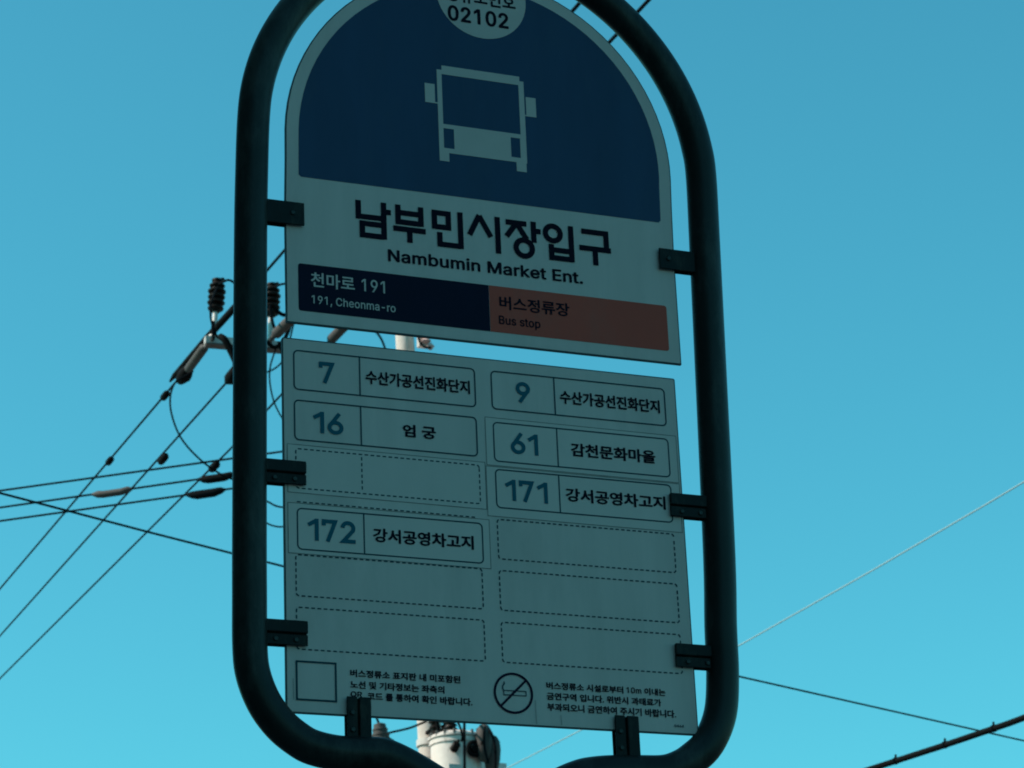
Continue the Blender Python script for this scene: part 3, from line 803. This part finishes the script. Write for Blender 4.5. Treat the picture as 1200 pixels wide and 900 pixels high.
def shed_profile(r_core, r_shed, n, length):
    out = [(r_core * .8, 0)]
    for k in range(n):
        h = length * (k + .15) / n
        st = length / n
        out += [(r_core, h), (r_shed, h + st * .12), (r_shed * .96, h + st * .38), (r_core, h + st * .66)]
    out += [(r_core, length * .985), (r_core * .5, length)]
    return out
def pin_insulator(x, lean):
    y = arm_y(x)
    ax = Vector((lean, 0, 1))
    bm = bmesh.new()
    sweep(bm, [Vector((x, y, ZA + .03)), Vector((x, y, ZA + .03)) + ax * .30], .026, 12)
    lathe(bm, [(.05, 0), (.05, .02)], (x, y, ZA + .035), ax)
    ins = pobj('insulator_pin', bm, M['galv'])
    bm = bmesh.new()
    prof = [(.040, 0), (.050, .012)]
    for k, rs in enumerate((.078, .086, .084, .088, .076)):
        h = .022 + k * .060
        prof += [(.050, h), (rs * .93, h + .006), (rs, h + .014), (rs, h + .024), (rs * .8, h + .034), (.052, h + .044)]
    prof += [(.046, .322), (.056, .328), (.056, .345), (.03, .352), (.01, .353)]
    lathe(bm, prof, Vector((x, y, ZA + .03)) + ax * .27, ax, 24)
    pobj('insulator', bm, M['porcelain'], ins)
    bm = bmesh.new()
    q = Vector((x, y, ZA + .03)) + ax * .60
    sweep(bm, [q + Vector((.03, 0, 0)), q + Vector((.06, 0, .03))], .022, 10)
    pobj('wire_clamp', bm, M['cover'], ins)
    return q
q1 = pin_insulator(5.765, .07)
q2 = pin_insulator(6.315, .05)

# small wires on the pole
def jumper(name, pts, r=.0085, m='wire'):
    bm = bmesh.new()
    sweep(bm, smooth_path(pts, 6), r, 8)
    return pobj(name, bm, M[m])
YJ = 20.72
def J(*pts, y=YJ):
    return [(x, y, z) for x, z in pts]
jumper('jumper_wire', J((6.321, 11.51), (6.255, 11.283), (6.257, 11.091), (6.314, 10.883), (6.447, 10.702), (6.70, 10.62), (7.2, 10.62), (7.66, 10.70)))
jumper('jumper_wire', J((6.56, 11.86), (6.499, 11.769), (6.458, 11.605), (6.396, 11.395), (6.30, 11.28), (6.15, 11.20)))
jumper('jumper_wire', J((7.16, 11.86), (7.27, 11.83), (7.336, 11.773), (7.385, 11.707), (7.424, 11.603), (7.451, 11.463), (7.50, 11.2), (7.66, 10.85)), .012)
jumper('jumper_wire', [(5.79, 20.9, 12.14), (5.73, 20.80, 12.03), (5.689, 20.72, 11.934), (5.672, 20.72, 11.862), (5.672, 20.72, 11.738), (5.697, 20.72, 11.635), (5.738, 20.72, 11.534)], .011)
jumper('jumper_wire', [(5.80, 20.9, 12.17), (5.825, 20.74, 12.146), (5.86, 20.72, 12.147), (5.92, 20.72, 12.115), (6.05, 20.68, 11.98), (6.05, 20.45, 11.80), (5.80, 20.0, 11.66)], .012)
jumper('jumper_wire', [(6.35, 20.9, 12.20), (6.375, 20.74, 12.172), (6.44, 20.72, 12.176), (6.551, 20.72, 12.143), (6.66, 20.68, 12.02), (6.60, 20.4, 11.8), (6.30, 19.9, 11.52)], .012)
jumper('jumper_wire', J((5.95, 9.86), (6.145, 9.772), (6.211, 9.718), (6.285, 9.695), (6.376, 9.698), (6.477, 9.749), (6.9, 9.98), (7.72, 10.3)))
jumper('jumper_wire', J((7.76, 11.80), (7.793, 11.706), (7.845, 11.667), (7.90, 11.67)), .012)
jumper('drop_wire', J((5.50, 11.17), (5.43, 11.118), (5.328, 11.038), (5.28, 10.887), (5.297, 10.701), (5.389, 10.48), (5.569, 10.289), (5.768, 10.162), (5.908, 10.11), (6.064, 9.995), (6.213, 9.933), (6.395, 9.889), (6.9, 9.98), (7.72, 10.45)), .0095)
jumper('arm_lead', [(5.79, 20.80, 11.585), (5.815, 20.75, 11.54), (5.87, 20.75, 11.44), (5.925, 20.75, 11.32), (5.93, 20.78, 11.26)], .034, 'cover')
jumper('jumper_wire', J((6.26, 11.93), (6.265, 11.86), (6.285, 11.76), (6.31, 11.68), (6.33, 11.62)), .016)
jumper('jumper_wire', J((6.30, 11.92), (6.36, 11.86), (6.42, 11.85), (6.50, 11.90)), .02, 'cover')
jumper('jumper_wire', J((6.22, 11.55), (6.30, 11.50), (6.38, 11.56), (6.44, 11.68), (6.47, 11.80)), .02, 'cover')
jumper('jumper_wire', J((5.70, 11.70), (5.69, 11.62), (5.70, 11.52)), .016)
jumper('jumper_wire', J((6.34, 11.56), (6.39, 11.42), (6.44, 11.28)), .013)
# lower crossarm with arrester and fuse cutouts
bm = bmesh.new()
bar(bm, (6.95, 20.72, 7.555), (8.50, 20.72, 7.50), .07, .07)
pobj('lower_crossarm', bm, M['galv'], smooth=False)
bm = bmesh.new()
lathe(bm, [(.02, -.16), (.035, -.1), (.088, -.02), (.105, .005), (.098, .025), (.082, .03), (.080, .055), (.086, .06), (.084, .075), (.070, .08), (.068, .105), (.074, .11), (.072, .122), (.060, .128), (.056, .165), (.040, .172), (.016, .18)], (7.275, 20.70, 7.68), (-.06, 0, 1), 22)
obj_arrester = pobj('surge_arrester', bm, M['polymer'])
bm = bmesh.new()
lathe(bm, [(.098, -.012), (.112, .0), (.112, .012), (.1, .02)], (7.285, 20.70, 7.675), (-.06, 0, 1), 22)
pobj('skirt', bm, M['cover'], obj_arrester)
jumper('jumper_wire', J((7.236, 8.00), (7.237, 7.937), (7.262, 7.865), (7.265, 7.84)), .012)
jumper('jumper_wire', J((7.33, 7.755), (7.354, 7.774), (7.564, 7.833), (7.734, 7.907)), .011)
jumper('jumper_wire', J((7.79, 7.90), (7.877, 7.915), (7.961, 7.895), (8.044, 7.826), (8.076, 7.787)), .013)
def cutout(x, z, l, ax, y=20.60, r=.055):
    bm = bmesh.new()
    lathe(bm, shed_profile(r * .62, r, 5, l), (x, y, z), ax, 18)
    o = pobj('fuse_cutout', bm, M['porcelain'])
    bm = bmesh.new()
    p = Vector((x, y, z)); a = Vector(ax).normalized()
    bar(bm, p - a * .03 + Vector((.0, -.07, 0)), p + a * (l + .03) + Vector((0, -.07, 0)), .03, .03)
    bar(bm, p + a * (l * .5) + Vector((0, 0, -.01)), p + a * (l * .5) + Vector((0, .22, -.01)), .03, .03)
    pobj('fuse_tube', bm, M['cover'], o, False)
    return o
cutout(7.79, 7.70, .26, (-.16, 0, 1))
cutout(7.86, 7.71, .24, (.12, 0, 1), 20.58, .05)

# ------------------------------------------------------------------ transformer drum on the pole
TX = Vector((7.905, 20.42, 6.72))
tr = thing('pole_transformer', 'pale grey transformer drum on the utility pole, half hidden by the sign tube', 'transformer', TX)
def tobj(name, bm, m, parent=None, smooth=True):
    bmesh.ops.translate(bm, verts=bm.verts[:], vec=-TX)
    return obj(name, bm, m, parent or tr, smooth)
bm = bmesh.new()
lathe(bm, [(.215, 0), (.235, .02), (.235, .88), (.247, .885), (.247, .93), (.235, .935)], TX, n=40)
tobj('tank', bm, M['tank'])
bm = bmesh.new()
lathe(bm, [(.260, .937), (.260, .958), (.240, .972), (.18, .995), (.10, 1.01), (.01, 1.015)], TX, n=40)
tobj('lid', bm, M['tank'])
bm = bmesh.new()
for k in range(5):
    a = radians(200 + k * 32)
    p = TX + Vector((cos(a) * .262, sin(a) * .262, .93))
    bar(bm, p - Vector((0, 0, .05)), p + Vector((0, 0, .05)), .03, .03)
tobj('lid_clamp', bm, M['cover'], smooth=False)
bm = bmesh.new()
lathe(bm, shed_profile(.045, .062, 4, .17), TX + Vector((-.07, -.08, .99)), (-.15, -.1, 1), 18)
bs = tobj('bushing', bm, M['porcelain'])
for dx, dz, s in ((.165, .79, 1.0), (.265, .70, .85)):
    bm = bmesh.new()
    lathe(bm, [(.03, -.10), (.058, -.06), (.075, .02), (.078, .12), (.068, .19), (.04, .235), (.012, .25)], TX + Vector((dx, -.34 + dx * .5, dz)), (.05, -.05, 1), 18)
    tobj('bushing_cover', bm, M['polymer'])
bm = bmesh.new()
for k in range(13):
    pass
ring = circle_pts(0, 0, .062, n=18)
p0 = TX + Vector((.075, -.27, .80))
sweep(bm, [p0 + Vector((x, 0, z)) for x, z in ring], .02, 8, False)
lathe(bm, [(.035, 0), (.035, .05)], p0 + Vector((0, .03, 0)), (0, -1, 0), 14)
tobj('lifting_lug', bm, M['cover'])
bm = bmesh.new()
bar(bm, TX + Vector((0, .225, .25)), TX + Vector((.06, .36, .25)), .12, .08)
bar(bm, TX + Vector((0, .225, .75)), TX + Vector((.06, .36, .75)), .12, .08)
tobj('hanger', bm, M['galv'], smooth=False)
for k in range(10):
    a = radians(186 + k * 20)
    bm = bmesh.new()
    p = TX + Vector((cos(a) * .250, sin(a) * .250, .945))
    lathe(bm, [(.013, 0), (.013, .045), (.007, .046)], p, (0, 0, 1), 8)
    tobj('lid_bolt', bm, M['dark_steel'])
bm = bmesh.new()
box(bm, TX.x - .17, TX.x - .06, TX.y - .240, TX.y - .220, TX.z + .52, TX.z + .66, .004)
tobj('rating_plate', bm, M['galv'], smooth=False)
for dx in (-.13, .16):
    bm = bmesh.new()
    lathe(bm, shed_profile(.028, .040, 3, .10), TX + Vector((dx * .8, -.205, .80)), (0, -1, .35), 14)
    lathe(bm, [(.012, 0), (.012, .05)], TX + Vector((dx * .8, -.30, .835)), (0, -1, .35), 8)
    tobj('side_bushing', bm, M['porcelain'])
def tj(pts, r):
    bm = bmesh.new()
    sweep(bm, smooth_path(pts, 6), r, 8)
    tobj('lead_wire', bm, M['wire'])
tj([(7.86, 20.2, 7.93), (7.845, 20.04, 7.80), (7.838, 20.02, 7.65), (7.835, 20.03, 7.45), (7.84, 20.06, 7.2)], .013)
tj([(8.07, 20.3, 7.74), (8.105, 20.1, 7.69), (8.125, 20.02, 7.55), (8.13, 20.03, 7.35), (8.10, 20.06, 7.1)], .013)
tj([(7.82, 20.05, 7.56), (7.80, 19.98, 7.60), (7.77, 20.0, 7.72), (7.76, 20.2, 7.88)], .011)
tj([(8.05, 20.05, 7.70), (8.02, 20.0, 7.62), (8.02, 20.0, 7.50), (8.05, 20.0, 7.35)], .012)

# ------------------------------------------------------------------ overhead wires
def wire(name, pts, r, m, label, cat, group=None, n=8, step=1):
    """an overhead wire: an Empty at its first point parents the run and its fittings"""
    bm = bmesh.new()
    org = Vector(pts[0])
    sweep(bm, [Vector(p) - org for p in (smooth_path(pts, step) if step > 1 else pts)], r, n)
    o = obj(name, bm, M[m], None, True)
    o.location = org
    return tag(o, label, cat, group)
def fit(parent, name, m, pts, r, n=12):
    bm = bmesh.new()
    org = parent.location
    sweep(bm, [Vector(p) - org for p in pts], r, n)
    return obj(name, bm, M[m], parent, True)
def along(a, b, t):
    return Vector(a).lerp(Vector(b), t)

GP = 'power lines dead-ended on the crossarm'
def power_line(x, ya, za, slope_far, near, label, **k):
    far = [(x, y, za + (y - ya) * slope_far) for y in (ya, 30, 45, 70)]
    o = wire('power_line', far, .0112, 'wire', label, 'power line', GP)
    return o
# left conductor
x = 5.763
w1 = wire('power_line', [(x, 22.0, 11.688), (x, 31.18, 12.182), (x, 48, 13.10), (x, 75, 14.7)], .0112, 'wire',
          'leftmost power line sloping down left, with a long dark cover rod at the crossarm end', 'power line', GP)
fit(w1, 'strain_insulator', 'polymer', [(x, 21.22, 11.655), (x, 21.28, 11.660), (x, 21.30, 11.66), (x, 21.86, 11.66), (x, 21.90, 11.67)], [.02, .03, .046, .046, .03])
fit(w1, 'end_link', 'galv', [(x, 20.97, 11.62), (x, 21.24, 11.655)], .018)
fit(w1, 'dead_end_clamp', 'cover', [(x, 21.86, 11.668), (x, 21.92, 11.655), (x, 22.02, 11.65), (x, 22.16, 11.66), (x, 22.2, 11.69)], [.03, .06, .075, .055, .02])
fit(w1, 'cover_rod', 'cover', [(x, 22.58, 11.80), (x, 22.4, 11.795), (x, 21.2, 11.72), (x, 20.27, 11.650), (x, 19.9, 11.62), (x, 19.7, 11.61)], [.012, .028, .034, .034, .026, .012])
fit(w1, 'near_span', 'wire', [(x, 20.3, 11.652), (x, 18.578, 11.540), (x, 14, 11.36), (x, 6, 11.15), (x, -6, 11.05), (x, -20, 11.2)], .013)
for y, z in ((22.78, 11.735), (25.17, 11.86)):
    fit(w1, 'line_clamp', 'cover', [(x, y - .10, z - .012), (x, y - .06, z - .018), (x, y + .07, z - .012), (x, y + .11, z + .005)], [.018, .036, .036, .016])
# middle conductor
x = 6.289
w2 = wire('power_line', [(x, 21.95, 11.735), (x, 33.80, 12.327), (x, 50, 13.2), (x, 75, 14.6)], .0112, 'wire',
          'middle of three power lines sloping down left, ending in a black knob beside the tube', 'power line', GP)
fit(w2, 'dead_end_clamp', 'cover', [(x, 21.93, 11.735), (x, 22.0, 11.735), (x, 22.2, 11.74), (x, 22.36, 11.757)], [.03, .068, .068, .02])
fit(w2, 'end_link', 'cover', [(x, 20.96, 11.62), (x, 21.3, 11.65), (x, 21.95, 11.73)], [.022, .045, .045])
fit(w2, 'strain_insulator', 'polymer', [(x, 20.86, 11.615), (x, 20.62, 11.60), (x, 20.6, 11.595), (x, 19.95, 11.535), (x, 19.9, 11.53)], [.02, .03, .052, .052, .03])
fit(w2, 'near_clamp', 'cover', [(x, 19.92, 11.52), (x, 19.85, 11.50), (x, 19.5, 11.49), (x, 19.35, 11.485)], [.03, .06, .06, .02])
fit(w2, 'near_span', 'wire', [(x, 19.4, 11.487), (x, 13.247, 11.182), (x, 6, 10.95), (x, -6, 10.85), (x, -20, 11.0)], .0145)
fit(w2, 'line_clamp', 'cover', [(x, 24.75, 11.82), (x, 24.8, 11.81), (x, 24.98, 11.82), (x, 25.03, 11.845)], [.02, .042, .042, .018])
# right conductor
x = 6.899
w3 = wire('power_line', [(x, 21.6, 11.690), (x, 24.293, 11.799), (x, 36.843, 12.569), (x, 52, 13.5), (x, 75, 15.0)], .0112, 'wire',
          'rightmost power line sloping down left, crossing lowest and meeting the tube below the others', 'power line', GP)
fit(w3, 'strain_insulator', 'polymer', [(x, 20.86, 11.68), (x, 20.80, 11.675), (x, 20.78, 11.675), (x, 20.22, 11.645), (x, 20.18, 11.64)], [.02, .03, .050, .050, .03])
fit(w3, 'end_link', 'cover', [(x, 20.86, 11.66), (x, 21.62, 11.69)], .03)
fit(w3, 'near_clamp', 'cover', [(x, 20.20, 11.63), (x, 20.12, 11.62), (x, 19.75, 11.60), (x, 19.6, 11.60)], [.03, .055, .055, .02])
fit(w3, 'near_span', 'wire', [(x, 19.7, 11.602), (x, 14.047, 11.402), (x, 13.229, 11.37), (x, 6, 11.15), (x, -6, 11.05), (x, -20, 11.2)], .0145)
fit(w3, 'line_clamp', 'cover', [(x, 24.86, 11.83), (x, 24.92, 11.82), (x, 25.10, 11.83), (x, 25.15, 11.855)], [.02, .045, .045, .018])

GL = 'nearly level cables from the pole to the left'
def low_line(a, b, label):
    a, b = Vector(a), Vector(b)
    pts = [a + (b - a) * t for t in (0, .5, 1, 2, 4, 7)]
    pts = [p + Vector((0, 0, .0)) for p in pts]
    return wire('service_cable', pts, .0112, 'wire', label, 'cable', GL), a, b
l1, a, b = low_line((7.648, 20.836, 10.78), (4.232, 23.434, 10.78), 'topmost of the three nearly level cables running left from behind the tube')
l2, a, b = low_line((7.644, 20.837, 10.622), (4.248, 23.494, 10.622), 'middle nearly level cable with one grey and one dark sleeve, left of the tube')
def sleeve(o, a, b, t0, t1, m, r=.05):
    d = (t1 - t0)
    dn = Vector((0, 0, -.016))
    fit(o, 'cable_sleeve', m, [along(a, b, t0 + d * k) + dn * s for k, s in ((0, 0), (.1, .2), (.28, 1), (.72, 1), (.86, .5), (1, 0))], [.014, .034, r, r, .036, .014])
sleeve(l2, a, b, .665, .765, 'polymer', .036)
sleeve(l2, a, b, .412, .50, 'cover', .042)
l3, a, b = low_line((7.640, 20.839, 10.473), (4.248, 23.474, 10.473), 'lowest nearly level cable with a single black sleeve close to the left tube')
sleeve(l3, a, b, .435, .53, 'wire', .044)

# street-crossing cables
def extend(pts, before, after):
    P = [Vector(p) for p in pts]
    return [P[0] + (P[0] - P[1]).normalized() * before] + P + [P[-1] + (P[-1] - P[-2]).normalized() * after]
wire('crossing_cable', extend([(1.902, 11.362, 6.5), (2.82, 11.762, 6.482), (3.743, 12.163, 6.471), (5.6, 12.97, 6.458), (7.509, 13.80, 6.467), (10.105, 14.929, 6.495), (10.579, 15.134, 6.5)], 30, 40),
     .0070, 'wire', 'thin dark cable sloping down to the right behind the whole sign', 'cable')
wire('overhead_wire', extend([(7.734, 18.684, 7.0), (7.808, 17.303, 6.977), (7.952, 14.621, 6.958), (8.05, 12.787, 6.970), (8.121, 11.462, 6.99), (8.144, 11.024, 7.0)], 60, 40),
     .0052, 'bright_wire', 'thin pale wire rising to the right edge of the photo', 'wire')
tc = wire('bundled_cable', extend([(8.759, 14.283, 6.0), (8.913, 13.532, 5.994), (9.042, 12.907, 5.996), (9.072, 12.759, 6.0)], 70, 40),
          .0215, 'cover', 'thick dark cable with small tie knobs in the lower right corner', 'cable', n=12)
for px, py, pz in ((8.808, 14.047, 5.999), (8.911, 13.532, 5.995), (9.012, 13.05, 5.996)):
    fit(tc, 'cable_tie', 'wire', [(px, py - .012, pz), (px, py + .012, pz)], .026)
    fit(tc, 'tie_tail', 'wire', [(px, py, pz + .02), (px + .003, py, pz + .045)], .008, 6)
